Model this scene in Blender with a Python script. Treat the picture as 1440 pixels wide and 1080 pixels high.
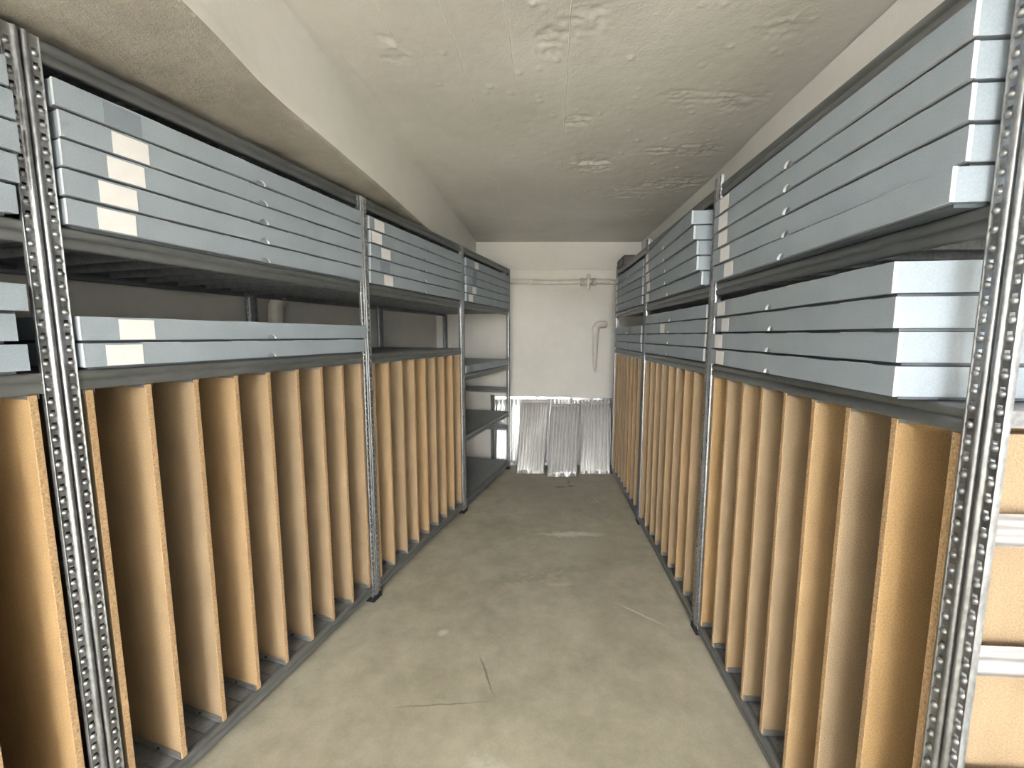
import bpy, bmesh, math, random
from mathutils import Vector, Matrix, noise

# ------------------------------------------------------------------ clear
for o in list(bpy.data.objects):
    bpy.data.objects.remove(o, do_unlink=True)
SC = bpy.context.scene
COL = SC.collection
random.seed(7)

# ------------------------------------------------------------------ camera
CAM_H = 1.5536
PITCH = 0.1142
cd = bpy.data.cameras.new('camera')
cd.sensor_fit = 'HORIZONTAL'
cd.sensor_width = 36.0
cd.lens = 36.0 * 594.64 / 1440.0
cd.clip_start = 0.02
cam = bpy.data.objects.new('camera', cd)
COL.objects.link(cam)
cam.location = (0, 0, CAM_H)
cam.rotation_euler = (math.pi / 2 - PITCH, 0, 0)
SC.camera = cam

# ------------------------------------------------------------------ world, exposure
w = bpy.data.worlds.new('world')
SC.world = w
w.use_nodes = True
w.node_tree.nodes['Background'].inputs[0].default_value = (0.9, 0.92, 1.0, 1)
w.node_tree.nodes['Background'].inputs[1].default_value = 0.0
SC.view_settings.view_transform = 'Standard'
SC.view_settings.look = 'None'
SC.view_settings.gamma = 1.0
SC.view_settings.use_curve_mapping = False
SC.view_settings.exposure = 2.4

# strip lamps over the hall behind the camera, rear four added (middle of each)
LAMPS = [(-0.74, -2.4, 2.34), (-1.25, -5.0, 2.44), (0.0, -5.0, 2.44), (-1.25, -7.6, 2.44), (0.0, -7.6, 2.44)]
LAMP_STRENGTH = (45.0, 210.0, 210.0, 210.0, 210.0)      # added rear tubes stronger to brighten the far wall, nearest dimmer
LAMP_COLOUR = (0.945, 0.98, 1.04)
SC.cycles.max_bounces = 8
SC.cycles.diffuse_bounces = 3
SC.cycles.sample_clamp_indirect = 6.0

# ------------------------------------------------------------------ material helpers
def new_mat(name):
    m = bpy.data.materials.new(name)
    m.use_nodes = True
    nt = m.node_tree
    return m, nt, nt.nodes['Principled BSDF']

def nd(nt, typ, **kw):
    n = nt.nodes.new(typ)
    for k, v in kw.items():
        if k in ('operation', 'blend_type', 'data_type', 'noise_dimensions', 'interpolation_type', 'feature', 'vector_type'):
            setattr(n, k, v)
        else:
            n.inputs[k].default_value = v
    return n

def ramp(nt, fac, stops):
    r = nt.nodes.new('ShaderNodeValToRGB')
    e = r.color_ramp.elements
    while len(e) < len(stops):
        e.new(0.5)
    for i, (p, c) in enumerate(stops):
        e[i].position = p
        e[i].color = (*c, 1) if len(c) == 3 else c
    nt.links.new(fac, r.inputs[0])
    return r.outputs[0]

def mixc(nt, fac, a, b, mode='MIX'):
    n = nt.nodes.new('ShaderNodeMix')
    n.data_type = 'RGBA'
    n.blend_type = mode
    for s, v in ((0, fac), (6, a), (7, b)):
        if hasattr(v, 'is_linked'):
            nt.links.new(v, n.inputs[s])
        elif isinstance(v, (tuple, list)):
            n.inputs[s].default_value = (*v[:3], 1)
        else:
            n.inputs[s].default_value = v
    return n.outputs[2]

def coords(nt, scale=(1, 1, 1), kind='Object'):
    tc = nt.nodes.new('ShaderNodeTexCoord')
    mp = nt.nodes.new('ShaderNodeMapping')
    mp.inputs['Scale'].default_value = scale
    nt.links.new(tc.outputs[kind], mp.inputs['Vector'])
    return mp.outputs[0]

def tex_noise(nt, vec, scale, detail=4.0, rough=0.55):
    n = nd(nt, 'ShaderNodeTexNoise', Scale=scale, Detail=detail, Roughness=rough)
    nt.links.new(vec, n.inputs['Vector'])
    return n.outputs['Fac']

def bump(nt, bsdf, height, strength, dist=0.01):
    b = nd(nt, 'ShaderNodeBump', Strength=strength, Distance=dist)
    nt.links.new(height, b.inputs['Height'])
    nt.links.new(b.outputs[0], bsdf.inputs['Normal'])

def simple(name, col, rough=0.5, metal=0.0, var=0.12, scale=12.0, bumpk=0.0, stretch=(1, 1, 1), rvar=0.0):
    m, nt, b = new_mat(name)
    v = coords(nt, stretch)
    f = tex_noise(nt, v, scale)
    lo = tuple(c * (1 - var) for c in col)
    hi = tuple(min(1, c * (1 + var)) for c in col)
    nt.links.new(ramp(nt, f, [(0.3, lo), (0.7, hi)]), b.inputs['Base Color'])
    b.inputs['Roughness'].default_value = rough
    b.inputs['Metallic'].default_value = metal
    if rvar:
        rr = nd(nt, 'ShaderNodeMapRange')
        nt.links.new(f, rr.inputs[0])
        rr.inputs[1].default_value = 0.3; rr.inputs[2].default_value = 0.7
        rr.inputs[3].default_value = rough - rvar; rr.inputs[4].default_value = rough + rvar
        nt.links.new(rr.outputs[0], b.inputs['Roughness'])
    if bumpk:
        f2 = tex_noise(nt, v, scale * 4, 5)
        bump(nt, b, f2, bumpk, 0.004)
    return m

# galvanised steel: spangled, a little mottled
def galvanised(name, col, rough, stretch=(1, 1, 1), metal=0.85, var=0.24, fine=0.25):
    m, nt, b = new_mat(name)
    v = coords(nt, stretch)
    f = tex_noise(nt, v, 22, 5, 0.6)
    g = tex_noise(nt, v, 130, 2)
    c = ramp(nt, f, [(0.3, tuple(x * (1 - var) for x in col)), (0.7, tuple(min(1, x * (1 + var * 0.7)) for x in col))])
    c = mixc(nt, fine, c, ramp(nt, g, [(0.35, (0.25, 0.26, 0.27)), (0.65, (0.85, 0.86, 0.88))]), 'OVERLAY')
    nt.links.new(c, b.inputs['Base Color'])
    b.inputs['Metallic'].default_value = metal
    rr = nd(nt, 'ShaderNodeMapRange')
    nt.links.new(f, rr.inputs[0])
    rr.inputs[1].default_value = 0.3; rr.inputs[2].default_value = 0.7
    rr.inputs[3].default_value = rough - 0.08; rr.inputs[4].default_value = rough + 0.1
    nt.links.new(rr.outputs[0], b.inputs['Roughness'])
    bump(nt, b, f, 0.03, 0.003)
    return m

M = {}
M['post'] = galvanised('post_steel', (0.325, 0.335, 0.35), 0.40, (1, 1, 0.5))
M['beam'] = galvanised('shelf_beam_steel', (0.235, 0.245, 0.25), 0.46, (0.15, 0.5, 0.5), 0.75, 0.12, 0.08)
M['deck'] = galvanised('shelf_deck_steel', (0.33, 0.335, 0.345), 0.50, (1, 1, 1), 0.6)
M['strut'] = galvanised('strut_steel', (0.66, 0.65, 0.68), 0.34, (1, 0.5, 1), 0.9, 0.06, 0.0)
M['channel'] = galvanised('channel_steel', (0.42, 0.42, 0.41), 0.42, (3, 0.5, 3), 0.8)
M['foot'] = simple('black_plastic', (0.012, 0.012, 0.014), 0.45, var=0.2)
M['dark'] = simple('dark_steel', (0.035, 0.035, 0.036), 0.5, var=0.2)
M['label'] = simple('label_paper', (0.88, 0.86, 0.85), 0.7, var=0.03, scale=30)
M['greylabel'] = simple('grey_label_paper', (0.235, 0.28, 0.32), 0.6, var=0.04, scale=30)
M['cut'] = simple('cut_board_edge', (0.60, 0.62, 0.65), 0.65, var=0.04, scale=60)
M['rim'] = simple('notch_rim', (0.80, 0.81, 0.82), 0.45, var=0.03, scale=60)
M['pipe'] = simple('painted_pipe', (0.74, 0.70, 0.64), 0.45, var=0.06, scale=14, bumpk=0.25)
M['lampwhite'] = simple('lamp_housing_white', (0.75, 0.75, 0.73), 0.4, var=0.02)
M['case'] = simple('dark_brown_case', (0.05, 0.04, 0.038), 0.5, var=0.25, scale=20)

def box_mat():
    m, nt, b = new_mat('blue_grey_board')
    v = coords(nt)
    f = tex_noise(nt, v, 6, 3)
    g = tex_noise(nt, v, 260, 2)
    c = ramp(nt, f, [(0.3, (0.30, 0.350, 0.395)), (0.7, (0.345, 0.395, 0.44))])
    c = mixc(nt, 0.12, c, ramp(nt, g, [(0.3, (0.2, 0.2, 0.2)), (0.7, (0.8, 0.8, 0.8))]), 'OVERLAY')
    nt.links.new(c, b.inputs['Base Color'])
    b.inputs['Roughness'].default_value = 0.55
    bump(nt, b, g, 0.05, 0.002)
    return m
M['box'] = box_mat()
M['foldshade'] = simple('tray_gap_shade', (0.10, 0.115, 0.13), 0.7, var=0.06)  # tray base coloured dark to stand for shade in the gaps between boxes
M['tray'] = simple('tray_board', (0.26, 0.30, 0.34), 0.6, var=0.06)

def chip_mat():
    m, nt, b = new_mat('chipboard_face')
    v = coords(nt)
    oi = nt.nodes.new('ShaderNodeObjectInfo')
    sp = tex_noise(nt, v, 240, 3, 0.7)
    f = tex_noise(nt, v, 5, 3)
    st = tex_noise(nt, coords(nt, (1, 1, 0.12)), 40, 3)
    base = ramp(nt, oi.outputs['Random'], [(0.0, (0.30, 0.220, 0.135)), (0.5, (0.345, 0.248, 0.148)), (0.75, (0.37, 0.258, 0.142)), (1.0, (0.40, 0.258, 0.118))])
    c = mixc(nt, 0.45, base, ramp(nt, sp, [(0.32, (0.22, 0.2, 0.18)), (0.62, (0.75, 0.75, 0.75))]), 'OVERLAY')
    c = mixc(nt, 0.18, c, ramp(nt, f, [(0.3, (0.3, 0.28, 0.25)), (0.7, (0.7, 0.7, 0.7))]), 'OVERLAY')
    c = mixc(nt, 0.10, c, ramp(nt, st, [(0.3, (0.3, 0.3, 0.3)), (0.7, (0.7, 0.7, 0.7))]), 'OVERLAY')
    nt.links.new(c, b.inputs['Base Color'])
    b.inputs['Roughness'].default_value = 0.62
    bump(nt, b, sp, 0.06, 0.002)
    return m
def chip_edge():
    m, nt, b = new_mat('chipboard_cut_edge')
    v = coords(nt)
    sp = tex_noise(nt, v, 150, 4, 0.75)
    c = ramp(nt, sp, [(0.30, (0.11, 0.066, 0.036)), (0.45, (0.37, 0.235, 0.12)), (0.7, (0.56, 0.395, 0.22))])
    nt.links.new(c, b.inputs['Base Color'])
    b.inputs['Roughness'].default_value = 0.75
    bump(nt, b, sp, 0.25, 0.003)
    return m
M['chip'] = chip_mat()
M['chipedge'] = chip_edge()

def paint_mat(name, col, dirt, bumpk=0.35, sc=1.0):
    m, nt, b = new_mat(name)
    v = coords(nt)
    f = tex_noise(nt, v, 1.6 * sc, 5, 0.6)
    g = tex_noise(nt, v, 14 * sc, 5, 0.65)
    h = tex_noise(nt, v, 90 * sc, 4, 0.6)
    c = ramp(nt, f, [(0.3, dirt), (0.65, col)])
    c = mixc(nt, 0.16, c, ramp(nt, g, [(0.3, (0.32, 0.31, 0.29)), (0.7, (0.68, 0.68, 0.68))]), 'OVERLAY')
    nt.links.new(c, b.inputs['Base Color'])
    b.inputs['Roughness'].default_value = 0.55
    mm = nd(nt, 'ShaderNodeMath', operation='MULTIPLY')
    nt.links.new(h, mm.inputs[0]); mm.inputs[1].default_value = 0.35
    ad = nd(nt, 'ShaderNodeMath', operation='ADD')
    nt.links.new(g, ad.inputs[0]); nt.links.new(mm.outputs[0], ad.inputs[1])
    bump(nt, b, ad.outputs[0], bumpk, 0.008)
    return m
M['wall'] = paint_mat('wall_paint', (0.74, 0.71, 0.65), (0.68, 0.65, 0.595), 0.22)
M['seam'] = simple('seam_paint', (0.90, 0.87, 0.80), 0.5, var=0.03)
M['farwall'] = paint_mat('far_wall_paint', (0.82, 0.795, 0.745), (0.76, 0.735, 0.685), 0.22)
M['ledge_lit'] = paint_mat('ledge_lit_paint', (0.88, 0.85, 0.79), (0.84, 0.81, 0.75), 0.2)  # paler than the wall, in place of light caught by the sloping ledge
M['ceiling'] = paint_mat('ceiling_paint', (0.84, 0.815, 0.765), (0.73, 0.70, 0.65), 0.35)
M['beamface'] = paint_mat('beam_paint', (0.88, 0.855, 0.80), (0.82, 0.795, 0.735), 0.3)
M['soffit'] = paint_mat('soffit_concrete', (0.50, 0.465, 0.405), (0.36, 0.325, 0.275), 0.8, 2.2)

def silver_mat():
    m, nt, b = new_mat('bright_aluminium')
    v = coords(nt)
    f = tex_noise(nt, v, 9, 4)
    nt.links.new(ramp(nt, f, [(0.3, (0.88, 0.88, 0.88)), (0.7, (0.98, 0.98, 0.98))]), b.inputs['Base Color'])
    b.inputs['Metallic'].default_value = 0.7
    b.inputs['Roughness'].default_value = 0.26
    bump(nt, b, tex_noise(nt, v, 30, 3), 0.3, 0.01)
    return m
M['silver'] = silver_mat()

def floor_mat():
    m, nt, b = new_mat('worn_concrete_floor')
    v = coords(nt)
    f = tex_noise(nt, v, 1.3, 6, 0.62)
    g = tex_noise(nt, v, 7, 6, 0.7)
    h = tex_noise(nt, v, 120, 3, 0.7)
    c = ramp(nt, f, [(0.28, (0.36, 0.325, 0.245)), (0.5, (0.46, 0.425, 0.325)), (0.72, (0.53, 0.49, 0.375))])
    c = mixc(nt, 0.42, c, ramp(nt, g, [(0.32, (0.3, 0.29, 0.27)), (0.7, (0.7, 0.7, 0.7))]), 'OVERLAY')
    c = mixc(nt, 0.14, c, ramp(nt, h, [(0.3, (0.25, 0.25, 0.25)), (0.7, (0.75, 0.75, 0.75))]), 'OVERLAY')
    # wobble the coordinates so that stains get ragged edges
    nz = nd(nt, 'ShaderNodeTexNoise', Scale=14.0, Detail=5.0, Roughness=0.7)
    nt.links.new(v, nz.inputs['Vector'])
    sub = nd(nt, 'ShaderNodeVectorMath', operation='SUBTRACT'); sub.inputs[1].default_value = (0.5, 0.5, 0.5)
    nt.links.new(nz.outputs['Color'], sub.inputs[0])
    def stain(cx, cy, rx, ry, rot, colr, amount, wob=0.1, soft=0.6):
        nonlocal c
        sc_ = nd(nt, 'ShaderNodeVectorMath', operation='SCALE'); sc_.inputs['Scale'].default_value = wob
        nt.links.new(sub.outputs[0], sc_.inputs[0])
        ad = nd(nt, 'ShaderNodeVectorMath', operation='ADD')
        nt.links.new(v, ad.inputs[0]); nt.links.new(sc_.outputs[0], ad.inputs[1])
        mp = nt.nodes.new('ShaderNodeMapping'); mp.vector_type = 'TEXTURE'
        mp.inputs['Location'].default_value = (cx, cy, 0)
        mp.inputs['Rotation'].default_value = (0, 0, rot)
        mp.inputs['Scale'].default_value = (rx, ry, 1e3)
        nt.links.new(ad.outputs[0], mp.inputs['Vector'])
        ln = nd(nt, 'ShaderNodeVectorMath', operation='LENGTH')
        nt.links.new(mp.outputs[0], ln.inputs[0])
        mr = nd(nt, 'ShaderNodeMapRange')
        mr.inputs[1].default_value = 1.0; mr.inputs[2].default_value = 1.0 - soft
        mr.inputs[3].default_value = 0.0; mr.inputs[4].default_value = amount
        nt.links.new(ln.outputs['Value'], mr.inputs[0])
        c = mixc(nt, mr.outputs[0], c, colr)
    pale = (0.80, 0.76, 0.66)
    dark = (0.07, 0.058, 0.05)
    stain(0.47, 3.17, 0.30, 0.05, 0.0, pale, 0.85, 0.14)         # pale chipped ridge across the aisle
    stain(0.45, 2.98, 0.33, 0.22, 0.0, (0.56, 0.52, 0.42), 0.55, 0.3)
    stain(0.50, 4.22, 0.07, 0.03, 0.1, dark, 0.85, 0.06)
    stain(0.61, 4.24, 0.05, 0.035, 0.3, dark, 0.9, 0.06)
    stain(0.60, 4.36, 0.02, 0.12, -0.1, dark, 0.5, 0.08)
    stain(0.72, 2.21, 0.19, 0.008, -0.74, pale, 0.7, 0.02)       # scratch
    stain(0.80, 3.85, 0.012, 0.12, 0.25, pale, 0.5, 0.03)
    stain(-0.12, 1.79, 0.006, 0.16, 0.32, dark, 0.6, 0.02)       # crack
    stain(-0.30, 1.625, 0.24, 0.005, 0.07, dark, 0.5, 0.02)
    stain(-0.36, 2.06, 0.035, 0.03, 0.0, pale, 0.6, 0.04)
    stain(0.15, 2.60, 0.55, 0.05, 0.25, (0.31, 0.275, 0.21), 0.5, 0.4)
    stain(0.30, 2.50, 0.12, 0.02, 0.1, pale, 0.3, 0.1)
    stain(-0.1, 1.35, 0.10, 0.06, 0.2, pale, 0.35, 0.2)
    stain(0.55, 4.2, 0.7, 0.8, 0.0, (0.30, 0.265, 0.21), 0.45, 0.5)
    nt.links.new(c, b.inputs['Base Color'])
    b.inputs['Roughness'].default_value = 0.55
    bump(nt, b, g, 0.12, 0.006)
    return m
M['floor'] = floor_mat()

# ------------------------------------------------------------------ mesh helpers
def link(name, mesh, parent=None, **props):
    o = bpy.data.objects.new(name, mesh)
    COL.objects.link(o)
    if parent:
        o.parent = parent
    for k, v in props.items():
        o[k] = v
    return o

class MB:
    """collects faces with material slots, builds one mesh"""
    def __init__(self):
        self.v = []; self.f = []; self.m = []; self.mats = []; self.sm = []
    def slot(self, mat):
        if mat not in self.mats:
            self.mats.append(mat)
        return self.mats.index(mat)
    def face(self, pts, mat, smooth=False):
        i = len(self.v)
        self.v += [tuple(p) for p in pts]
        self.f.append(tuple(range(i, i + len(pts)))); self.m.append(self.slot(mat)); self.sm.append(smooth)
    def grid(self, rows, mat, smooth=True, skip=None):
        i = len(self.v); n = len(rows[0])
        for r in rows:
            self.v += [tuple(p) for p in r]
        s = self.slot(mat)
        for a in range(len(rows) - 1):
            for b in range(n - 1):
                if skip and skip(a, b):
                    continue
                self.f.append((i + a * n + b, i + a * n + b + 1, i + (a + 1) * n + b + 1, i + (a + 1) * n + b))
                self.m.append(s); self.sm.append(smooth)
    def box(self, x0, x1, y0, y1, z0, z1, mat, skip='', mats=None):
        P = lambda a, b, c: ((x0, x1)[a], (y0, y1)[b], (z0, z1)[c])
        F = {'-z': [(0,0,0),(0,1,0),(1,1,0),(1,0,0)], '+z': [(0,0,1),(1,0,1),(1,1,1),(0,1,1)],
             '-y': [(0,0,0),(1,0,0),(1,0,1),(0,0,1)], '+y': [(0,1,0),(0,1,1),(1,1,1),(1,1,0)],
             '-x': [(0,0,0),(0,0,1),(0,1,1),(0,1,0)], '+x': [(1,0,0),(1,1,0),(1,1,1),(1,0,1)]}
        for k, q in F.items():
            if k in skip.split():
                continue
            self.face([P(*c) for c in q], (mats or {}).get(k, mat))
    def tube(self, pts, rad, mat, seg=12, caps=True):
        pts = [Vector(p) for p in pts]
        rads = rad if isinstance(rad, (list, tuple)) else [rad] * len(pts)
        rows = []; ref = None
        for i, p in enumerate(pts):
            a = pts[max(i - 1, 0)]; b = pts[min(i + 1, len(pts) - 1)]
            t = (b - a).normalized()
            if ref is None:
                ref = Vector((0, 0, 1)) if abs(t.z) < 0.9 else Vector((1, 0, 0))
            n = (ref - t * ref.dot(t)).normalized(); ref = n
            q = t.cross(n)
            rows.append([p + (n * math.cos(2 * math.pi * k / seg) + q * math.sin(2 * math.pi * k / seg)) * rads[i] for k in range(seg + 1)])
        self.grid(rows, mat)
        if caps:
            self.face(rows[0][:-1][::-1], mat); self.face(rows[-1][:-1], mat)
    def mesh(self, name, merge=True):
        me = bpy.data.meshes.new(name)
        me.from_pydata(self.v, [], self.f)
        for mt in self.mats:
            me.materials.append(M[mt])
        me.polygons.foreach_set('material_index', self.m)
        me.polygons.foreach_set('use_smooth', self.sm)
        me.update()
        if merge:
            bm = bmesh.new(); bm.from_mesh(me)
            bmesh.ops.remove_doubles(bm, verts=bm.verts, dist=1e-5)
            bmesh.ops.recalc_face_normals(bm, faces=bm.faces)
            bm.to_mesh(me); bm.free()
        return me

def thing(name, label, cat, loc=(0, 0, 0), rz=0.0, group=None):
    o = bpy.data.objects.new(name, None)
    o.empty_display_size = 0.1
    COL.objects.link(o)
    o.location = loc; o.rotation_euler = (0, 0, rz)
    o['label'] = label; o['category'] = cat
    if group:
        o['group'] = group
    return o

# ------------------------------------------------------------------ room shell
A_L, A_R = 0.3028, 0.0619
OL = Vector((-1.188, 1.110, 0)); TL = Vector((math.sin(A_L), math.cos(A_L), 0)); DL = Vector((-math.cos(A_L), math.sin(A_L), 0))
OR = Vector((0.887, 0.784, 0)); TR = Vector((math.sin(A_R), math.cos(A_R), 0)); DR = Vector((math.cos(A_R), -math.sin(A_R), 0))
YB, YF, ZC, ZS = -9.0, 5.17, 2.65, 2.32
def left_wall(y, off=0.93):
    p = OL + DL * off; s = (y - p.y) / TL.y; return p.x + TL.x * s
def right_wall(y, off=0.96):
    p = OR + DR * off; s = (y - p.y) / TR.y; return p.x + TR.x * s

mb = MB()
n = 40
mb.grid([[(-6.5 + 9.3 * i / n, YB + (YF - YB) * j / n, 0) for i in range(n + 1)] for j in range(n + 1)], 'floor', smooth=False)
link('floor', mb.mesh('floor'), kind='structure')

def slab(name, quad, nrm, th, mat, **kw):
    nrm = Vector(nrm)
    m = MB()
    a = [Vector(p) for p in quad]; b = [p + nrm * th for p in a]
    m.face(a, mat); m.face(b[::-1], mat)
    for i in range(4):
        j = (i + 1) % 4
        m.face([a[i], b[i], b[j], a[j]], mat)
    return link(name, m.mesh(name), kind='structure', **kw)

slab('wall_left', [(left_wall(YB), YB, 0), (left_wall(YF), YF, 0), (left_wall(YF), YF, ZC), (left_wall(YB), YB, ZC)], DL, 0.15, 'wall')
slab('wall_right', [(right_wall(YB), YB, 0), (right_wall(YF), YF, 0), (right_wall(YF), YF, ZC), (right_wall(YB), YB, ZC)], DR, 0.15, 'wall')
slab('wall_back', [(-6.5, YB, 0), (2.8, YB, 0), (2.8, YB, ZC), (-6.5, YB, ZC)], (0, -1, 0), 0.15, 'wall')
# far wall: lower part stands 35 mm proud and steps back in a sloping ledge
mb = MB()
prof = [(5.125, 0), (5.125, 1.1), (5.125, 2.235), (5.126, 2.242), (5.134, 2.325), (5.140, 2.335), (5.142, ZC), (5.35, ZC), (5.35, 0)]
NX = 60
rows = []
for k in range(NX + 1):
    x = -1.1 + 3.5 * k / NX
    r = []
    for i, (y, z) in enumerate(prof):
        wob = 0.006 * noise.noise(Vector((x * 3, i * 1.3, 2))) if 2 <= i <= 5 else 0
        r.append((x, y + (wob * 0.4 if i < 7 else 0), z + wob))
    rows.append(r)
for a_, b_, mt_ in ((0, 2, 'farwall'), (2, 5, 'ledge_lit'), (5, 8, 'farwall')):
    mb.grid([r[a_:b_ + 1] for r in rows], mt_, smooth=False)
link('wall_far', mb.mesh('wall_far'), kind='structure')

# beams hanging from the ceiling on both sides (polylines measured along the aisle)
LOW_L = [(-0.36, -9.05), (-0.62, -0.6), (-0.745, 0.75), (-0.762, 1.08), (-0.785, 1.40), (-0.756, 1.69), (-0.68, 2.40), (-0.612, 3.27), (-0.50, 4.4), (-0.425, 5.2)]
UP_L = [(-1.83, -9.05), (-0.97, -0.6), (-0.84, 0.75), (-0.795, 1.08), (-0.768, 1.40), (-0.740, 1.69), (-0.678, 2.40), (-0.572, 3.27), (-0.478, 4.4), (-0.42, 5.2)]
LOW_L[0] = (-1.83, -9.05); LOW_L[1] = (-0.97, -0.6); LOW_L[2] = (-0.83, 0.75)
UP_R = [(0.53, -9.05), (1.13, -0.6), (1.225, 0.75), (1.25, 1.2), (1.275, 1.526), (1.327, 2.33), (1.404, 3.05), (1.47, 4.1), (1.535, 5.2)]
def polyx(pl, y):
    for (x0, y0), (x1, y1) in zip(pl, pl[1:]):
        if y <= y1:
            return x0 + (x1 - x0) * (y - y0) / (y1 - y0)
    return pl[-1][0]
ys = [-9.05 + 9.05 * k / 60 for k in range(60)] + [5.2 * k / 360 for k in range(361)]
def sm(pl, y):
    return (polyx(pl, y - 0.15) + polyx(pl, y) * 2 + polyx(pl, y + 0.15)) / 4
def nz(x, y, z, s):
    return noise.noise(Vector((x * s, y * s, z * s)))
mb = MB(); rows = []
for y in ys:
    xl, xu = sm(LOW_L, y), sm(UP_L, y)
    r = []
    for k in range(9):
        t = k / 8
        r.append((xl + (xu - xl) * t + 0.004 * nz(y, t, 1, 3.0), y, ZS + 0.012 + (ZC - ZS - 0.012) * t))
    rows.append(r)
mb.grid(rows, 'beamface')
rows = []
for y in ys:
    xl = sm(LOW_L, y); xw = left_wall(y) - 0.02
    r = [(xl + 0.004 * nz(y, 0, 1, 3.0), y, ZS + 0.012)]
    for k in range(57):
        t = k / 56
        x = xl - 0.012 + (xw - xl) * t
        r.append((x, y, ZS + 0.004 * nz(x, y, 3, 6) + 0.010 * max(0, 1 - abs(t - 0.36) / 0.2) * nz(x, y, 5, 24) + 0.004 * nz(x, y, 9, 60)))
    rows.append(r)
mb.grid(rows, 'soffit')
link('trim_1', mb.mesh('trim_1'), kind='structure')
mb = MB(); rows = []
for y in ys:
    xu = sm(UP_R, y)
    rows.append([(xu - 0.006 + 0.004 * nz(y, t, 7, 3.0), y, ZS + (ZC - ZS) * t) for t in (0, .25, .5, .75, 1)])
mb.grid(rows, 'beamface')
mb.grid([[(sm(UP_R, y) - 0.006 + 0.004 * nz(y, 0, 7, 3.0), y, ZS), (right_wall(y) + 0.02, y, ZS)] for y in ys], 'soffit', smooth=False)
link('trim_2', mb.mesh('trim_2'), kind='structure')

# ceiling: fine grid over the part in view, formwork seams, chipped and filled patches
SEAMS = [[(-0.26, 1.2), (-0.241, 1.526), (-0.198, 1.951), (-0.103, 3.215), (0.02, 5.2)],
         [(-0.46, 1.2), (-0.449, 1.6), (-0.433, 1.88), (-0.384, 2.43), (-0.30, 3.4)],
         [(-0.04, 1.2), (-0.03, 1.526), (-0.015, 1.656), (0.02, 2.1)],
         [(0.17, 1.2), (0.199, 1.556), (0.25, 2.117), (0.33, 3.0)],
         [(-0.755, 1.2), (-0.722, 1.541), (-0.632, 2.058), (-0.535, 2.857), (-0.41, 4.4)]]
PATCH = [(-0.453, 1.77, 0.06, 0.10, 0.014), (0.148, 1.73, 0.06, 0.09, 0.020), (0.348, 2.315, 0.08, 0.06, 0.022), (0.521, 2.86, 0.15, 0.17, 0.022),
         (1.10, 2.68, 0.16, 0.10, 0.018), (0.90, 2.68, 0.12, 0.07, 0.014), (1.07, 2.13, 0.12, 0.12, 0.013), (0.80, 2.10, 0.16, 0.08, 0.012), (0.25, 1.62, 0.12, 0.12, 0.008),
         (0.95, 1.65, 0.12, 0.08, 0.010), (1.20, 3.2, 0.25, 0.18, 0.015), (0.9, 3.4, 0.3, 0.15, 0.008), (1.2, 4.0, 0.25, 0.2, 0.010)]
rng = random.Random(3)
BUMPS = [(rng.uniform(-0.4, 1.25), rng.uniform(1.4, 3.6), rng.uniform(0.008, 0.016), rng.uniform(0.003, 0.008)) for _ in range(90)]
cell = {}
for bq in BUMPS:
    for ix in (-1, 0, 1):
        for iy in (-1, 0, 1):
            cell.setdefault((int(bq[0] / 0.05) + ix, int(bq[1] / 0.05) + iy), []).append(bq)
def ceil_z(x, y):
    z = 0.004 * nz(x, y, 0, 2.2) + 0.0008 * nz(x, y, 4, 18)
    for i, s in enumerate(SEAMS):
        if s[0][1] <= y <= s[-1][1]:
            d = x - polyx(s, y)
            if i == 4:
                z += 0.004 * max(-1, min(1, d / 0.008)) * 0.5
            elif False:
                z -= (0.0045 if i == 0 else 0.003) * (1 - abs(d) / 0.012) * max(0, 0.5 + 0.9 * nz(x, y, i * 3 + 1, 5))
    for px, py, rx, ry, a in PATCH:
        q = ((x - px) / rx) ** 2 + ((y - py) / ry) ** 2
        if q < 1.3:
            fo = max(0, min(1, 1.2 * (1 - q / 1.3) + 0.9 * nz(x, y, a * 50, 14) - 0.15))
            z += a * fo * (0.25 + 0.75 * noise.noise(Vector((x * 7 + 2 * nz(x, y, 1, 9), y * 38, a * 100))) + 0.35 * nz(x, y, a * 100, 55))
    for bx, by, br, bh in cell.get((int(x / 0.05), int(y / 0.05)), ()):
        q = ((x - bx) ** 2 + (y - by) ** 2) / br ** 2
        if q < 1:
            z -= bh * (1 - q)
    return z
mb = MB()
gx, gy = 270, 380
rows = []
for j in range(gy + 1):
    y = 1.2 + (5.19 - 1.2) * j / gy
    rows.append([((-0.9 + 2.5 * i / gx), y, ZC + ceil_z(-0.9 + 2.5 * i / gx, y)) for i in range(gx + 1)])
mb.grid(rows, 'ceiling')
for i, sq in enumerate(SEAMS[:4]):
    y = sq[0][1]; run = []
    def flush(run):
        if len(run) > 2:
            mb.grid([[(x - wd, y, zz + 0.0006), (x, y, zz - 0.45 * wd), (x + wd, y, zz + 0.0006)] for x, y, zz, wd in run], 'seam', smooth=False)
    while y < sq[-1][1]:
        x = polyx(sq, y) + 0.0025 * nz(x=y, y=i, z=3, s=9)
        k = 0.5 + 1.3 * noise.noise(Vector((y * 3.3, i * 7.1, 1))) + (0.35 if i == 0 else 0)
        if k > 0.12:
            run.append((x, y, ZC + ceil_z(x, y), (0.0034 + 0.0018 * noise.noise(Vector((y * 30, i, 4)))) * min(1, k * 1.5)))
        else:
            flush(run); run = []
        y += 0.012
    flush(run)
mb.box(-6.5, 2.8, YB - 0.1, 1.2, ZC, ZC + 0.15, 'ceiling')
mb.box(-6.5, 2.8, 1.2, 5.35, ZC + 0.05, ZC + 0.15, 'ceiling')
link('ceiling', mb.mesh('ceiling', merge=False), kind='structure')

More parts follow.
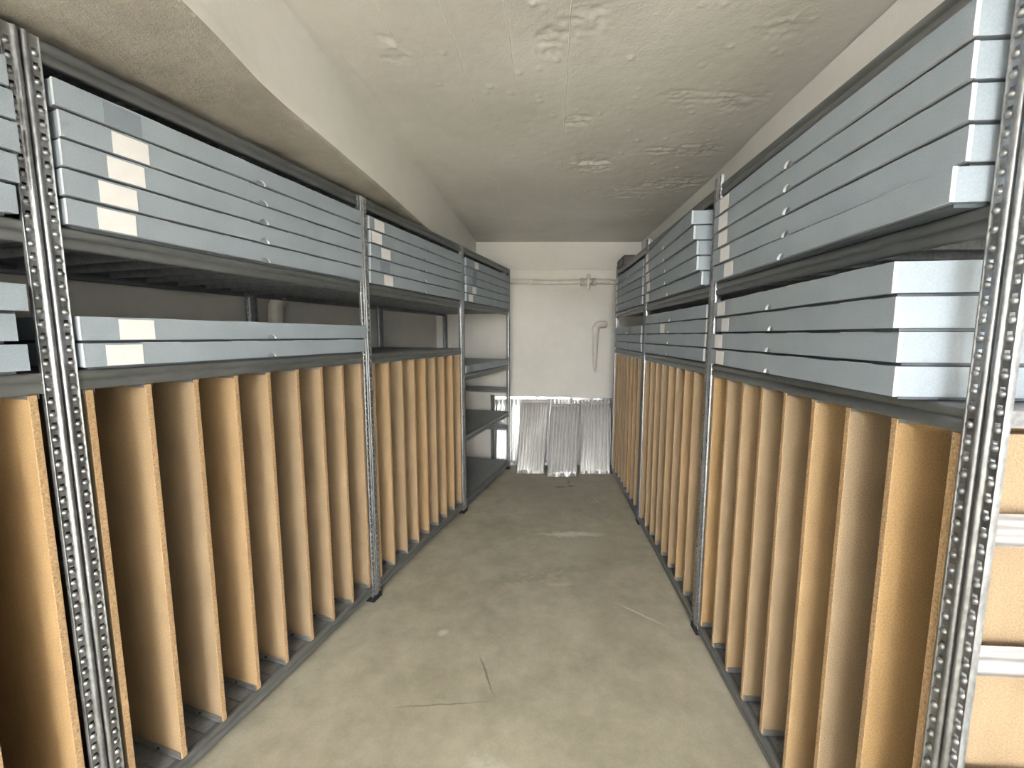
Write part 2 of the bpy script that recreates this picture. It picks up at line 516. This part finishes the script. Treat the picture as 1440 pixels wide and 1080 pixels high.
# ------------------------------------------------------------------ strip lamp behind the camera
for nm_, st_ in (('glow_dim', LAMP_STRENGTH[0]), ('glow', LAMP_STRENGTH[1])):
    m_, nt_, b_ = new_mat('lamp_tube_' + nm_)
    b_.inputs['Base Color'].default_value = (1, 1, 1, 1)
    b_.inputs['Emission Color'].default_value = (*LAMP_COLOUR, 1)
    b_.inputs['Emission Strength'].default_value = st_
    M[nm_] = m_
mb = MB(); mb.box(-0.05, 0.05, -0.66, 0.66, 0.045, 0.10, 'lampwhite')
for yy in (-0.65, 0.62):
    mb.box(-0.07, 0.07, yy, yy + 0.03, -0.03, 0.045, 'lampwhite')
HOUS = mb.mesh('lamp_housing')
TUBE = []
for nm_ in ('glow_dim', 'glow'):
    mb = MB(); mb.tube([(0, -0.62, 0), (0, 0.62, 0)], 0.019, nm_, 10)
    TUBE.append(mb.mesh('lamp_tube'))
LNAMES = ['white twin tube strip lamp nearest behind the camera', 'added white strip lamp in the middle row behind, over the left half', 'added white strip lamp in the middle row behind, over the right half',
          'added white strip lamp at the back of the hall, over the left half', 'added white strip lamp at the back of the hall, over the right half']
for lp_, nm in zip(LAMPS, LNAMES):
    lamp = thing('ceiling_lamp', nm, 'lamp', lp_, 0.0, 'strip lamps behind the camera')
    link('housing', HOUS, lamp)
    for yy in (-0.44, 0.44):
        mb = MB(); mb.box(-0.01, 0.01, yy - 0.01, yy + 0.01, 0.10, ZC - lp_[2], 'lampwhite')
        link('hanger', mb.mesh('lamp_hanger'), lamp)
    for xx in (-0.045, 0.045):
        o = link('tube', TUBE[0 if lp_ is LAMPS[0] else 1], lamp); o.location = (xx, 0, 0)

# ------------------------------------------------------------------ rack parts (local: x along the front, y into the rack, z up)
BW, BD, PH = 1.3, 0.82, 2.2915
PITCHZ = 1 / 30.0
def post_mesh(mx, my):
    """one pressed L upright; mx mirrors along x, my along y"""
    prof = [(0.0015, 0.042), (0.0015, 0.006), (0.0025, 0.001), (0.0055, -0.0022), (0.0095, -0.0030), (0.0125, -0.0018), (0.0145, 0.0015),
            (0.0160, 0.0028), (0.0195, 0.0028), (0.0285, 0.0028), (0.0320, 0.0028), (0.0338, 0.0015), (0.0352, -0.0002), (0.0362, 0.0012), (0.0362, 0.013)]
    fx = lambda x: (BW - x) if mx else x
    fy = lambda y: (BD - y) if my else y
    zs = [0.012]; hole = []
    z = 0.05
    while z + 0.02 < PH:
        zs += [z, z + 0.011]; hole.append(len(zs) - 2); z += PITCHZ
    zs.append(PH)
    hs = set(hole)
    m = MB()
    m.grid([[(fx(x), fy(y), zz) for x, y in prof] for zz in zs], 'post', smooth=True, skip=lambda a, b: a in hs and b == 8)
    # pressed dimple below every slot
    for a in hole:
        zc = zs[a] - 0.0020; xc = 0.0250; rows = []
        for ri, (rr, hh) in enumerate(((0.0078, 0.0), (0.0060, 0.0036), (0.0030, 0.0058), (0.0003, 0.0062))):
            rows.append([(fx(xc + rr * math.cos(k * math.pi / 4)), fy(0.0026 - hh), zc + rr * math.sin(k * math.pi / 4)) for k in range(9)])
        m.grid(rows, 'post')
    # dimples on the side flange
    for a in hole[::1]:
        zc = zs[a]; yc = 0.026
        rows = [[(fx(0.0015 + hh), fy(yc + rr * math.cos(k * math.pi / 3)), zc + rr * math.sin(k * math.pi / 3)) for k in range(7)] for rr, hh in ((0.006, 0), (0.0035, 0.003), (0.0004, 0.0036))]
        m.grid(rows, 'post')
    return m.mesh('upright')
POSTS = [post_mesh(a, b) for a in (0, 1) for b in (0, 1)]
def foot_mesh(mx, my):
    m = MB()
    x0, x1 = (BW - 0.040, BW - 0.0003) if mx else (0.0003, 0.040)
    y0, y1 = (BD - 0.046, BD + 0.006) if my else (-0.006, 0.046)
    m.box(x0, x1, y0, y1, 0, 0.008, 'foot')
    m.box(x0 + 0.002, x1 - 0.002, y0 + 0.001, y1 - 0.002, 0.008, 0.028, 'foot')
    return m.mesh('foot')
FEET = [foot_mesh(a, b) for a in (0, 1) for b in (0, 1)]

def strut_mesh(far):
    # flat bar pressed with two rounded ribs, bolted between front and rear upright
    prof = [(-0.034, 0), (-0.030, 0.001), (-0.026, 0.007), (-0.017, 0.010), (-0.008, 0.007), (-0.003, 0.001), (0.003, 0.001), (0.008, 0.007), (0.017, 0.010), (0.026, 0.007), (0.030, 0.001), (0.034, 0)]
    m = MB(); rows = []
    for y in (0.014, 0.05, 0.09, 0.4, BD - 0.09, BD - 0.05, BD - 0.014):
        k = 0.25 if (y < 0.03 or y > BD - 0.03) else 1.0
        rows.append([((BW - 0.020 + h * k) if far else (0.020 - h * k), y, z * (0.85 + 0.15 * k)) for z, h in prof])
    m.grid(rows, 'strut')
    return m.mesh('strut')
STRUTS = [strut_mesh(0), strut_mesh(1)]

def beam_mesh(h, rear):
    # folded edge beam: rounded top lip, groove, lower web, return underneath
    prof = [(0.034, h - 0.004), (0.030, h), (0.008, h), (0.0042, h - 0.002), (0.003, h - 0.006), (0.003, h * 0.60), (0.009, h * 0.57), (0.009, h * 0.49), (0.0032, h * 0.46), (0.0036, 0.004), (0.006, 0.0), (0.022, 0.0), (0.022, 0.008)]
    m = MB()
    fy = (lambda y: BD - y) if rear else (lambda y: y)
    m.grid([[(x, fy(y), z) for y, z in prof] for x in (0.003, 0.04, BW / 2, BW - 0.04, BW - 0.003)], 'beam')
    return m.mesh('shelf_beam')
NDECK = 9
DW = (BW - 0.012) / NDECK
def deck_mesh(h):
    m = MB()
    prof = [(0.003, h - 0.034), (0.001, h - 0.036), (0.001, h - 0.004), (0.003, h - 0.0015), (DW - 0.003, h - 0.0015), (DW - 0.001, h - 0.004), (DW - 0.001, h - 0.036), (DW - 0.012, h - 0.036)]
    m.grid([[(x, y, z) for x, z in prof] for y in (0.032, BD - 0.032)], 'deck', smooth=False)
    return m.mesh('deck_panel')
BH = 0.054
BEAM_F, BEAM_R, DECK = beam_mesh(BH, 0), beam_mesh(BH, 1), deck_mesh(BH)

def channel_mesh(up, spans):
    # U profile that holds one edge of a divider; small screw heads sit inside the base
    m = MB(); s = 1 if up else -1
    wv, hv, t = 0.0125, 0.024, 0.0015
    pr = [(-wv, hv), (-wv, 0), (wv, 0), (wv, hv), (wv - t, hv), (wv - t, t), (-wv + t, t), (-wv + t, hv), (-wv, hv)]
    for y0, y1 in spans:
        m.grid([[(x, y, z * s) for x, z in pr] for y in (y0, y1)], 'channel', smooth=False)
        for y in (y0, y1):
            for a, b, c, d in ((0, 1, 6, 7), (1, 2, 5, 6), (2, 3, 4, 5)):
                m.face([(pr[k][0], y, pr[k][1] * s) for k in (a, b, c, d)], 'channel')
    for y in ((0.11, 0.42, 0.70) if up else ()):
        m.box(-wv - 0.004, -wv, y, y + 0.008, (0.010 if up else -0.018), (0.018 if up else -0.010), 'dark')
    return m.mesh('guide_channel')
CH_UP, CH_DN = channel_mesh(True, [(0.010, BD - 0.03)]), channel_mesh(False, [(0.008, 0.10)])
CH_STUB = channel_mesh(False, [(0.008, 0.022)])

def panel_mesh(h):
    m = MB(); t = 0.0085
    c = 0.0012
    y0, y1 = 0.006, BD - 0.03
    sec = [(-t, y0 + c), (-t + c, y0), (t - c, y0), (t, y0 + c), (t, y1 - c), (t - c, y1), (-t + c, y1), (-t, y1 - c)]
    edge = {0, 1, 2, 4, 5, 6}
    for i in range(8):
        a, b = sec[i], sec[(i + 1) % 8]
        m.face([(a[0], a[1], 0), (b[0], b[1], 0), (b[0], b[1], h), (a[0], a[1], h)], 'chipedge' if i in edge else 'chip')
    m.face([(x, y, h) for x, y in sec], 'chipedge'); m.face([(x, y, 0) for x, y in sec[::-1]], 'chipedge')
    return m.mesh('divider_panel')
PANEL = {}
PX = [0.058 + 0.1485 * k for k in range(9)]

def make_rack(side, idx, label, decks, panels, panel_ix, struts, group='steel shelving racks along both sides'):
    """decks: list of beam bottom heights"""
    if side == 'L':
        loc = OL + TL * (BW * idx); rz = math.atan2(TL.y, TL.x)
    else:
        loc = OR + TR * (BW * (idx + 1)); rz = math.atan2(-TR.y, -TR.x)
    r = thing('shelving_rack', label, 'rack', loc, rz, group)
    for i in range(4):
        p = link('upright', POSTS[i], r)
        link('foot', FEET[i], p, label='black plastic foot')
    for z in struts:
        for f in (0, 1):
            o = link('strut', STRUTS[f], r); o.location = (0, 0, z)
    for zb in decks:
        s = link('shelf', BEAM_F, r); s.location = (0, 0, zb)
        link('rear_beam', BEAM_R, s)
        for k in range(NDECK):
            d = link('deck_panel', DECK, s); d.location = (0.006 + k * DW, 0, 0)
    if panels:
        zlo, zhi = panels                      # underside of panel, beam bottom above
        h = round(zhi - 0.002 - zlo, 4)
        if h not in PANEL:
            PANEL[h] = panel_mesh(h)
        for k in panel_ix:
            x = PX[k] + random.uniform(-0.003, 0.003)
            q = link('divider_panel', PANEL[h], r); q.location = (x, 0, zlo)
            a = link('guide_channel', CH_UP, r); a.location = (x, 0, zlo - 0.002)
            for yy in (0.0, 0.68):
                stub = side == 'R' and idx == 0 and k == 8
                b = link('guide_channel', CH_STUB if stub else CH_DN, r); b.location = (x, yy, zhi + 0.012)
    return r

LT, LU, LM, LB = 2.236, 1.782, 1.405, 0.046
RT, RU, RM, RB = 2.196, 1.743, 1.361, 0.012
SL = [0.49, 0.93, 1.98]
SRR = [0.30, 0.60, 0.889, 1.170, 1.96]
make_rack('L', -1, 'galvanised steel rack cut off by the left edge of the picture', [LT, LU, LM, LB], (LB + BH + 0.004, LM), [5, 6, 7, 8], SL)
make_rack('L', 0, 'nearest whole galvanised rack on the left, two boxes above its chipboard dividers', [LT, LU, LM, LB], (LB + BH + 0.004, LM), range(9), SL)
make_rack('L', 1, 'middle galvanised rack on the left, bare shelf above its chipboard dividers', [LT, LU, LM - 0.008, LB], (LB + BH + 0.004, LM - 0.008), range(9), SL)
make_rack('L', 2, 'open galvanised rack at the far left without dividers, lower shelves nearly empty', [LT, LU, 1.166, 0.628, LB], None, [], SL)
make_rack('R', -1, 'near end of right-hand galvanised rack row, mostly outside the right picture edge', [RT, RB], None, [], SRR[:1] + SRR[4:])
make_rack('R', 0, 'nearest whole galvanised rack on the right, boxes jutting out over its dividers', [RT, RU, RM, RB], (RB + BH + 0.006, RM), range(9), SRR)
make_rack('R', 1, 'middle galvanised rack on the right, full box stacks over chipboard dividers', [RT, RU, RM, RB], (RB + BH + 0.006, RM), range(9), SRR)
make_rack('R', 2, 'farthest galvanised rack on the right, beside the aluminium sheets', [RT, RU, RM, RB], (RB + BH + 0.006, RM), range(9), SRR)

# ------------------------------------------------------------------ archive boxes
BXH, BXD = 0.073, 0.76
BOXM = {}
LIFT = 0.0075
def box_meshes(L):
    if L in BOXM:
        return BOXM[L]
    H, D, T, R = BXH - 0.0012, BXD, 0.009, 0.0225
    xm = L / 2
    m = MB()
    # front wall with half-round thumb notch
    arc = [(xm - R * math.cos(math.pi * k / 14), R * 1.02 * math.sin(math.pi * k / 14)) for k in range(15)]
    out = [(0, 0)] + arc + [(L, 0), (L, H), (0, H)]
    for y, rev in ((0.0, False), (T, True)):
        # split into quads fan-wise: left block, arc columns, right block
        polys = [[(0, 0), arc[0], (xm - R, H), (0, H)], [arc[-1], (L, 0), (L, H), (xm + R, H)]]
        for a, b in zip(arc, arc[1:]):
            polys.append([a, b, (b[0], H), (a[0], H)])
        for p in polys:
            q = [(x, y, z) for x, z in p]
            m.face(q[::-1] if rev else q, 'box')
    for a, b in zip(arc, arc[1:]):
        m.face([(a[0], 0, a[1]), (a[0], T, a[1]), (b[0], T, b[1]), (b[0], 0, b[1])], 'rim', True)
    for x in (0, L):
        m.face([(x, 0, 0), (x, T, 0), (x, T, H), (x, 0, H)], 'cut')
    m.face([(0, 0, 0), (xm - R, 0, 0), (xm - R, T, 0), (0, T, 0)], 'cut')
    m.face([(xm + R, 0, 0), (L, 0, 0), (L, T, 0), (xm + R, T, 0)], 'cut')
    # ends (a hair in from the front wall), back, top
    for x in (0.003, L - 0.003):
        m.face([(x, T, 0), (x, D, 0), (x, D, H), (x, T, H)], 'box')
    m.face([(0.003, D, 0), (L - 0.003, D, 0), (L - 0.003, D, H), (0.003, D, H)], 'box')
    m.face([(0, 0, H), (L, 0, H), (L, T, H), (0, T, H)], 'box')
    m.face([(0.003, T, H), (L - 0.003, T, H), (L - 0.003, D, H), (0.003, D, H)], 'box')
    # pale fold tabs showing along the top front edge
    for fx in (0.12, 0.36, 0.60, 0.83):
        m.box(L * fx, L * fx + 0.11, 0.001, 0.010, H, H + 0.0012, 'cut')
    m.v = [(x, y, z if z > 0.03 else z + LIFT * (1 - z / 0.03)) for x, y, z in m.v]
    lid = m.mesh('lid', merge=False)
    m = MB()
    m.box(0.008, L - 0.008, T + 0.003, D - 0.006, LIFT, H - 0.006, 'tray')
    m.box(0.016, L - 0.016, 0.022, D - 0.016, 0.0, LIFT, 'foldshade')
    tray = m.mesh('tray')
    BOXM[L] = (lid, tray)
    return BOXM[L]
def label_mesh(kind, wd, hh):
    m = MB()
    m.box(0, wd, -0.0012, -0.0002, 0, hh, kind)
    return m.mesh('paper_label')
LAB = {}
GRP = 'flat grey-blue archive boxes stacked on the racks'
ORD = {1: ['only'], 2: ['lower', 'upper'], 3: ['bottom', 'middle', 'top'], 4: ['bottom', 'second lowest', 'second highest', 'top'],
       5: ['bottom', 'second lowest', 'middle', 'second highest', 'top']}
def stack(side, idx, zdeck, where, boxes):
    """boxes from the bottom: (x0, y at left end, y at right end, length, label x or None, label kind)"""
    if side == 'L':
        O = OL + TL * (BW * idx); rz = math.atan2(TL.y, TL.x)
    else:
        O = OR + TR * (BW * (idx + 1)); rz = math.atan2(-TR.y, -TR.x)
    Mw = Matrix.Translation(O) @ Matrix.Rotation(rz, 4, 'Z')
    nb = len(boxes)
    for k, (x0, ya, yb, L, lx, kind) in enumerate(boxes):
        yaw = math.asin((yb - ya) / L)
        if (side, idx) in (('L', 1), ('L', 2), ('R', 1), ('R', 2)):
            ya -= 0.012; yb -= 0.012
        p = Mw @ Vector((x0, ya, zdeck + k * BXH))
        look = {'label': 'white-labelled', 'greylabel': 'grey-labelled', None: 'unlabelled'}[kind]
        txt = f'{look} grey-blue flat box, {ORD[nb][k]} in the {where}'
        if nb == 1:
            txt = where
        b = thing('archive_box', txt, 'box', p, rz + yaw, GRP)
        lid, tray = box_meshes(L)
        link('lid', lid, b); link('tray', tray, b)
        if kind:
            wd, hh = (0.092, 0.058)
            key = (kind, wd, hh)
            if key not in LAB:
                LAB[key] = label_mesh(*key)
            o = link('paper_label', LAB[key], b, label='white paper label' if kind == 'label' else 'grey paper label')
            o.location = (lx, 0, 0.009)
W_, G_ = 'label', 'greylabel'
UZ, MZ = LU + BH + 0.001, LM + BH + 0.001
RUZ, RMZ = RU + BH + 0.001, RM + BH + 0.001
# left rack cut off by the frame
stack('L', -1, UZ, 'upper stack at the left picture edge', [(0.035, -0.018, -0.018, 1.215, 0.1, W_), (0.043, -0.02, -0.02, 1.215, 0.1, W_), (0.05, -0.022, -0.022, 1.215, 0.1, W_), (0.05, -0.02, -0.02, 1.215, 0.1, W_), (0.045, -0.02, -0.02, 1.215, 0.1, W_)])
stack('L', -1, MZ, 'lower stack at the left picture edge', [(0.045, -0.02, -0.018, 1.19, 0.1, W_), (0.035, -0.018, -0.02, 1.185, 0.1, W_), (0.05, -0.022, -0.02, 1.195, 0.1, W_)])
# nearest whole left rack
stack('L', 0, UZ, 'upper stack of the nearest left rack', [(0.042, -0.018, -0.018, 1.215, 0.066, W_), (0.040, -0.02, -0.022, 1.215, 0.076, W_), (0.043, -0.022, -0.02, 1.215, 0.098, W_), (0.048, -0.018, -0.02, 1.212, 0.112, W_), (0.041, -0.02, -0.02, 1.215, 0.105, G_)])
stack('L', 0, MZ, 'two-box stack of the nearest left rack', [(0.042, -0.02, -0.015, 1.215, 0.050, W_), (0.042, -0.018, -0.025, 1.218, 0.088, W_)])
# middle left rack
stack('L', 1, UZ, 'stack of the middle left rack', [(0.042, 0.004, 0.0, 1.213, 0.125, W_), (0.044, 0.002, -0.004, 1.213, 0.090, G_), (0.042, -0.004, -0.004, 1.213, 0.095, W_), (0.044, -0.004, -0.006, 1.213, 0.010, W_), (0.042, 0.0, -0.004, 1.213, 0.045, W_)])
# far left rack
stack('L', 2, UZ, 'stack of the farthest left rack', [(0.044, -0.004, 0.0, 1.21, 0.05, W_), (0.044, -0.004, 0.0, 1.21, 0.13, W_), (0.046, -0.004, 0.0, 1.21, 0.14, G_), (0.044, -0.002, 0.0, 1.21, 0.16, G_), (0.044, -0.004, -0.002, 1.21, 0.19, W_)])
stack('L', 2, 1.167 + BH, 'single grey-blue flat box alone on an open shelf of the farthest left rack', [(0.06, 0.012, 0.008, 1.18, 0.06, G_)])
# nearest right rack (x runs from the far end towards the camera)
R1L = 1.205
stack('R', 0, RUZ, 'upper stack of the nearest right rack', [(0.048, -0.020, -0.062, R1L, 0.135, W_), (0.046, -0.022, -0.040, R1L, 0.085, W_), (0.046, -0.022, -0.043, R1L, 0.055, W_), (0.044, -0.024, -0.046, R1L, 0.055, W_), (0.044, -0.024, -0.050, R1L, 0.060, W_)])
R1M = 1.14
stack('R', 0, RMZ, 'lower stack of the nearest right rack', [(0.052, -0.012, -0.078, R1M, 0.075, W_), (0.050, -0.014, -0.076, R1M, 0.055, W_), (0.060, 0.004, -0.095, R1M, 0.075, W_), (0.050, -0.008, -0.098, R1M, 0.055, W_)])
# middle right rack
stack('R', 1, RUZ, 'upper stack of the middle right rack', [(0.045, 0.0, -0.018, 1.19, 0.03, W_), (0.047, -0.01, -0.045, 1.19, 0.10, W_), (0.048, -0.01, -0.049, 1.19, 0.065, W_), (0.050, -0.012, -0.068, 1.19, 0.045, W_), (0.046, -0.012, -0.079, 1.19, 0.04, W_)])
stack('R', 1, RMZ, 'lower stack of the middle right rack', [(0.045, 0.0, 0.01, 1.19, None, None), (0.047, 0.0, 0.012, 1.19, None, None), (0.050, 0.0, 0.014, 1.19, 0.42, W_), (0.070, 0.006, 0.012, 1.17, None, None)])
# farthest right rack
stack('R', 2, RUZ, 'upper stack of the farthest right rack', [(0.05, 0.004, 0.0, 1.19, 0.03, W_), (0.047, 0.002, 0.0, 1.19, 0.02, W_), (0.047, 0.0, 0.0, 1.19, 0.02, W_), (0.048, 0.0, 0.0, 1.19, 0.02, W_), (0.046, 0.002, 0.002, 1.19, 0.02, W_)])
stack('R', 2, RMZ, 'lower stack of the farthest right rack', [(0.045, 0.01, 0.004, 1.2, None, None), (0.05, 0.012, 0.0, 1.19, None, None), (0.06, 0.01, 0.004, 1.18, 0.70, G_)])

# dark case lying on top of the farthest right rack
Mr = Matrix.Translation(OR + TR * (BW * 3)) @ Matrix.Rotation(math.atan2(-TR.y, -TR.x), 4, 'Z')
cs = thing('dark_case', 'dark brown case lying on top of the farthest right rack', 'case', Mr @ Vector((0.10, -0.012, RT + BH)), math.atan2(-TR.y, -TR.x))
mb = MB()
rows = []
for x in (0.0, 0.01, 0.30, 0.31):
    k = 0.008 if x in (0.0, 0.31) else 0.0
    rows.append([(x, k, 0.0), (x, k, 0.075 - k), (x, 0.012 + k, 0.090 - k), (x, 0.22 - k, 0.090 - k), (x, 0.232 - k, 0.075 - k), (x, 0.232 - k, 0.0), (x, k, 0.0)])
mb.grid(rows, 'case', smooth=False)
mb.face(rows[0][:-1], 'case'); mb.face(rows[-1][:-1], 'case')
link('shell', mb.mesh('case_shell'), cs)
mb = MB(); mb.box(-0.001, 0.311, -0.002, 0.001, 0.055, 0.062, 'dark')
link('rim', mb.mesh('case_rim'), cs)

# ------------------------------------------------------------------ corrugated aluminium sheets leaning on the far wall
def sheet(label, x0b, x1b, yb, x0t, x1t, yt, zt, waves, seed, amp=0.022):
    cx, cy = (x0b + x1b) / 2, yb
    t = thing('aluminium_sheet', label, 'metal sheet', (cx, cy, 0), 0, 'corrugated aluminium sheets leaning on the far wall')
    rr = random.Random(seed)
    nx, nzv = waves * 6, 18
    ph = [rr.uniform(-0.15, 0.15) for _ in range(4)]
    nrm = Vector((0, -zt, (yt - yb))).normalized()
    def pt(u, v, off=0.0):
        b = Vector((x0b + (x1b - x0b) * u, yb, 0.012)); tp = Vector((x0t + (x1t - x0t) * u, yt, zt))
        p = b.lerp(tp, v)
        bow = 0.03 * math.sin(math.pi * v) * noise.noise(Vector((u * 2.2 + seed, v * 1.2, seed)))
        a = amp * (0.75 + 0.5 * noise.noise(Vector((u * 6, v * 2, seed + 5))))
        k = 1.0 if v < 0.94 else 0.15
        wv = 2 * abs(math.sin(math.pi * (u * waves + 0.25 * noise.noise(Vector((u * 3, v * 0.7, seed + 9)))))) - 1
        return p + nrm * (bow + a * k * wv + off) - Vector((cx, cy, 0))
    rows = [[pt(i / nx, j / nzv) for i in range(nx + 1)] for j in range(nzv + 1)]
    m = MB(); m.grid(rows, 'silver')
    o = link('corrugated_skin', m.mesh('corrugated_skin'), t)
    sd = o.modifiers.new('thickness', 'SOLIDIFY'); sd.thickness = 0.004; sd.offset = -1
    for v0, v1 in ((0.965, 1.0), (-0.012, 0.03)):
        m = MB()
        lo = [pt(i / 12, v0, 0.006 if v0 > 0.5 else 0.009) for i in range(13)]; hi = [pt(i / 12, v1, 0.006 if v0 > 0.5 else 0.009) for i in range(13)]
        lo2 = [p - nrm * 0.016 for p in lo]; hi2 = [p - nrm * 0.016 for p in hi]
        m.grid([lo, hi, hi2, lo2, lo], 'silver', smooth=False)
        link('folded_hem', m.mesh('folded_hem'), t)
    return t
sheet('back aluminium sheet at the far left, partly seen through the open rack', -0.205, 0.30, 4.955, -0.205, 0.29, 5.09, 0.815, 11, 1)
sheet('back aluminium sheet behind the middle one of the three front sheets', 0.31, 0.74, 4.955, 0.30, 0.735, 5.09, 0.812, 10, 2)
sheet('back aluminium sheet on the right, its top edge above the right front sheet', 0.75, 1.215, 4.955, 0.745, 1.215, 5.09, 0.800, 10, 3)
sheet('left one of the three front aluminium sheets, nearest the open left rack', 0.045, 0.365, 4.63, 0.112, 0.452, 4.99, 0.785, 10, 4)
sheet('middle front aluminium sheet, its bottom edge farthest out on the floor', 0.388, 0.715, 4.52, 0.470, 0.815, 4.97, 0.745, 9, 5)
sheet('right one of the three front aluminium sheets beside the right rack', 0.757, 1.110, 4.62, 0.826, 1.172, 4.99, 0.765, 9, 6)
# narrow dark strip put in for the shaded left edge of the aluminium sheets
db = thing('shade_strip', 'narrow dark upright strip standing in for the shaded edge of the aluminium sheets', 'dark strip', (-0.236, 5.03, 0))
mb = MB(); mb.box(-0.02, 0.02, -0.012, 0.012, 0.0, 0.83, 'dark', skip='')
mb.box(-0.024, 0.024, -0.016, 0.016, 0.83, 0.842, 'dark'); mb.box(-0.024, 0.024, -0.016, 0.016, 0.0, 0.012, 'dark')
link('strip_body', mb.mesh('shade_strip_mesh'), db)

# ------------------------------------------------------------------ pipes on the far wall
hp = thing('wall_pipe', 'painted horizontal pipe with a valve running along the far wall', 'pipe', (0.4, 5.09, 2.181))
mb = MB(); mb.tube([(-1.2, 0, 0)] + [(-1.2 + 0.2 * k, 0.002 * math.sin(k), 0.003 * math.sin(k * 1.7)) for k in range(1, 12)] + [(1.3, 0, 0)], 0.0275, 'pipe', 14)
link('tube', mb.mesh('pipe_tube'), hp)
vx = 0.497
mb = MB()
mb.tube([(vx - 0.095, 0, 0), (vx - 0.093, 0, 0), (vx - 0.055, 0, 0), (vx - 0.053, 0, 0)], [0.03, 0.043, 0.043, 0.03], 'pipe', 12)
mb.tube([(vx + 0.053, 0, 0), (vx + 0.055, 0, 0), (vx + 0.093, 0, 0), (vx + 0.095, 0, 0)], [0.03, 0.043, 0.043, 0.03], 'pipe', 12)
mb.tube([(vx - 0.06, 0, 0), (vx, 0, 0), (vx + 0.06, 0, 0)], [0.034, 0.042, 0.034], 'pipe', 12)
va = link('valve', mb.mesh('valve_body'), hp, label='stop valve in the pipe')
mb = MB(); mb.tube([(vx, -0.03, -0.088), (vx, -0.03, -0.08), (vx, -0.03, 0.08), (vx, -0.03, 0.088)], [0.012, 0.02, 0.02, 0.012], 'pipe', 10)
mb.tube([(vx, 0.0, 0), (vx, -0.05, 0)], 0.016, 'pipe', 10)
link('handle', mb.mesh('valve_handle'), va)
for i, px in enumerate((-0.15, 0.75)):
    mb = MB(); mb.tube([(px - 0.012, 0, 0), (px + 0.012, 0, 0)], 0.0305, 'pipe', 12); mb.box(px - 0.008, px + 0.008, 0.02, 0.04, -0.012, 0.012, 'pipe')
    link('pipe_clip', mb.mesh('pipe_clip'), hp)

ep = thing('elbow_pipe', 'painted downpipe with an elbow coming out of the far wall on the right', 'pipe', (1.0, 5.125, 1.68))
pts = [(0.115, 0.03, 0.005), (0.105, -0.02, 0.005)]
for k in range(9):
    a = math.pi / 2 * k / 8
    pts.append((0.035 - 0.055 * math.sin(a) + 0.02, -0.038, 0.005 - 0.06 + 0.06 * math.cos(a)))
pts += [(0.0, -0.036, -0.12), (0.0, -0.020, -0.30), (0.002, 0.004, -0.46), (0.004, 0.026, -0.60)]
mb = MB(); mb.tube(pts, [0.042] * 2 + [0.043] * 9 + [0.038, 0.034, 0.028, 0.022], 'pipe', 14)
link('tube', mb.mesh('elbow_tube'), ep)
mb = MB(); mb.tube([(0.118, 0.02, 0.005), (0.108, -0.012, 0.005)], 0.052, 'pipe', 14)
link('collar', mb.mesh('elbow_collar'), ep)

# bent pipe against the left wall, seen through the gap above the two boxes
lp_ = OL + TL * 1.52 + DL * 0.855
lp = thing('wall_elbow', 'painted pipe bend on the left wall, in the gap above the two boxes', 'pipe', (lp_.x, lp_.y, 1.78), math.atan2(TL.y, TL.x))
pts = [(0.10, 0.08, 0.0), (0.08, 0.03, 0.0)] + [(0.05 - 0.05 * math.sin(a), 0.0, -0.05 + 0.05 * math.cos(a)) for a in [math.pi / 2 * k / 8 for k in range(9)]] + [(0, 0.01, -0.2), (0, 0.05, -0.6)]
mb = MB(); mb.tube(pts, 0.045, 'pipe', 14)
link('tube', mb.mesh('bend_tube'), lp)
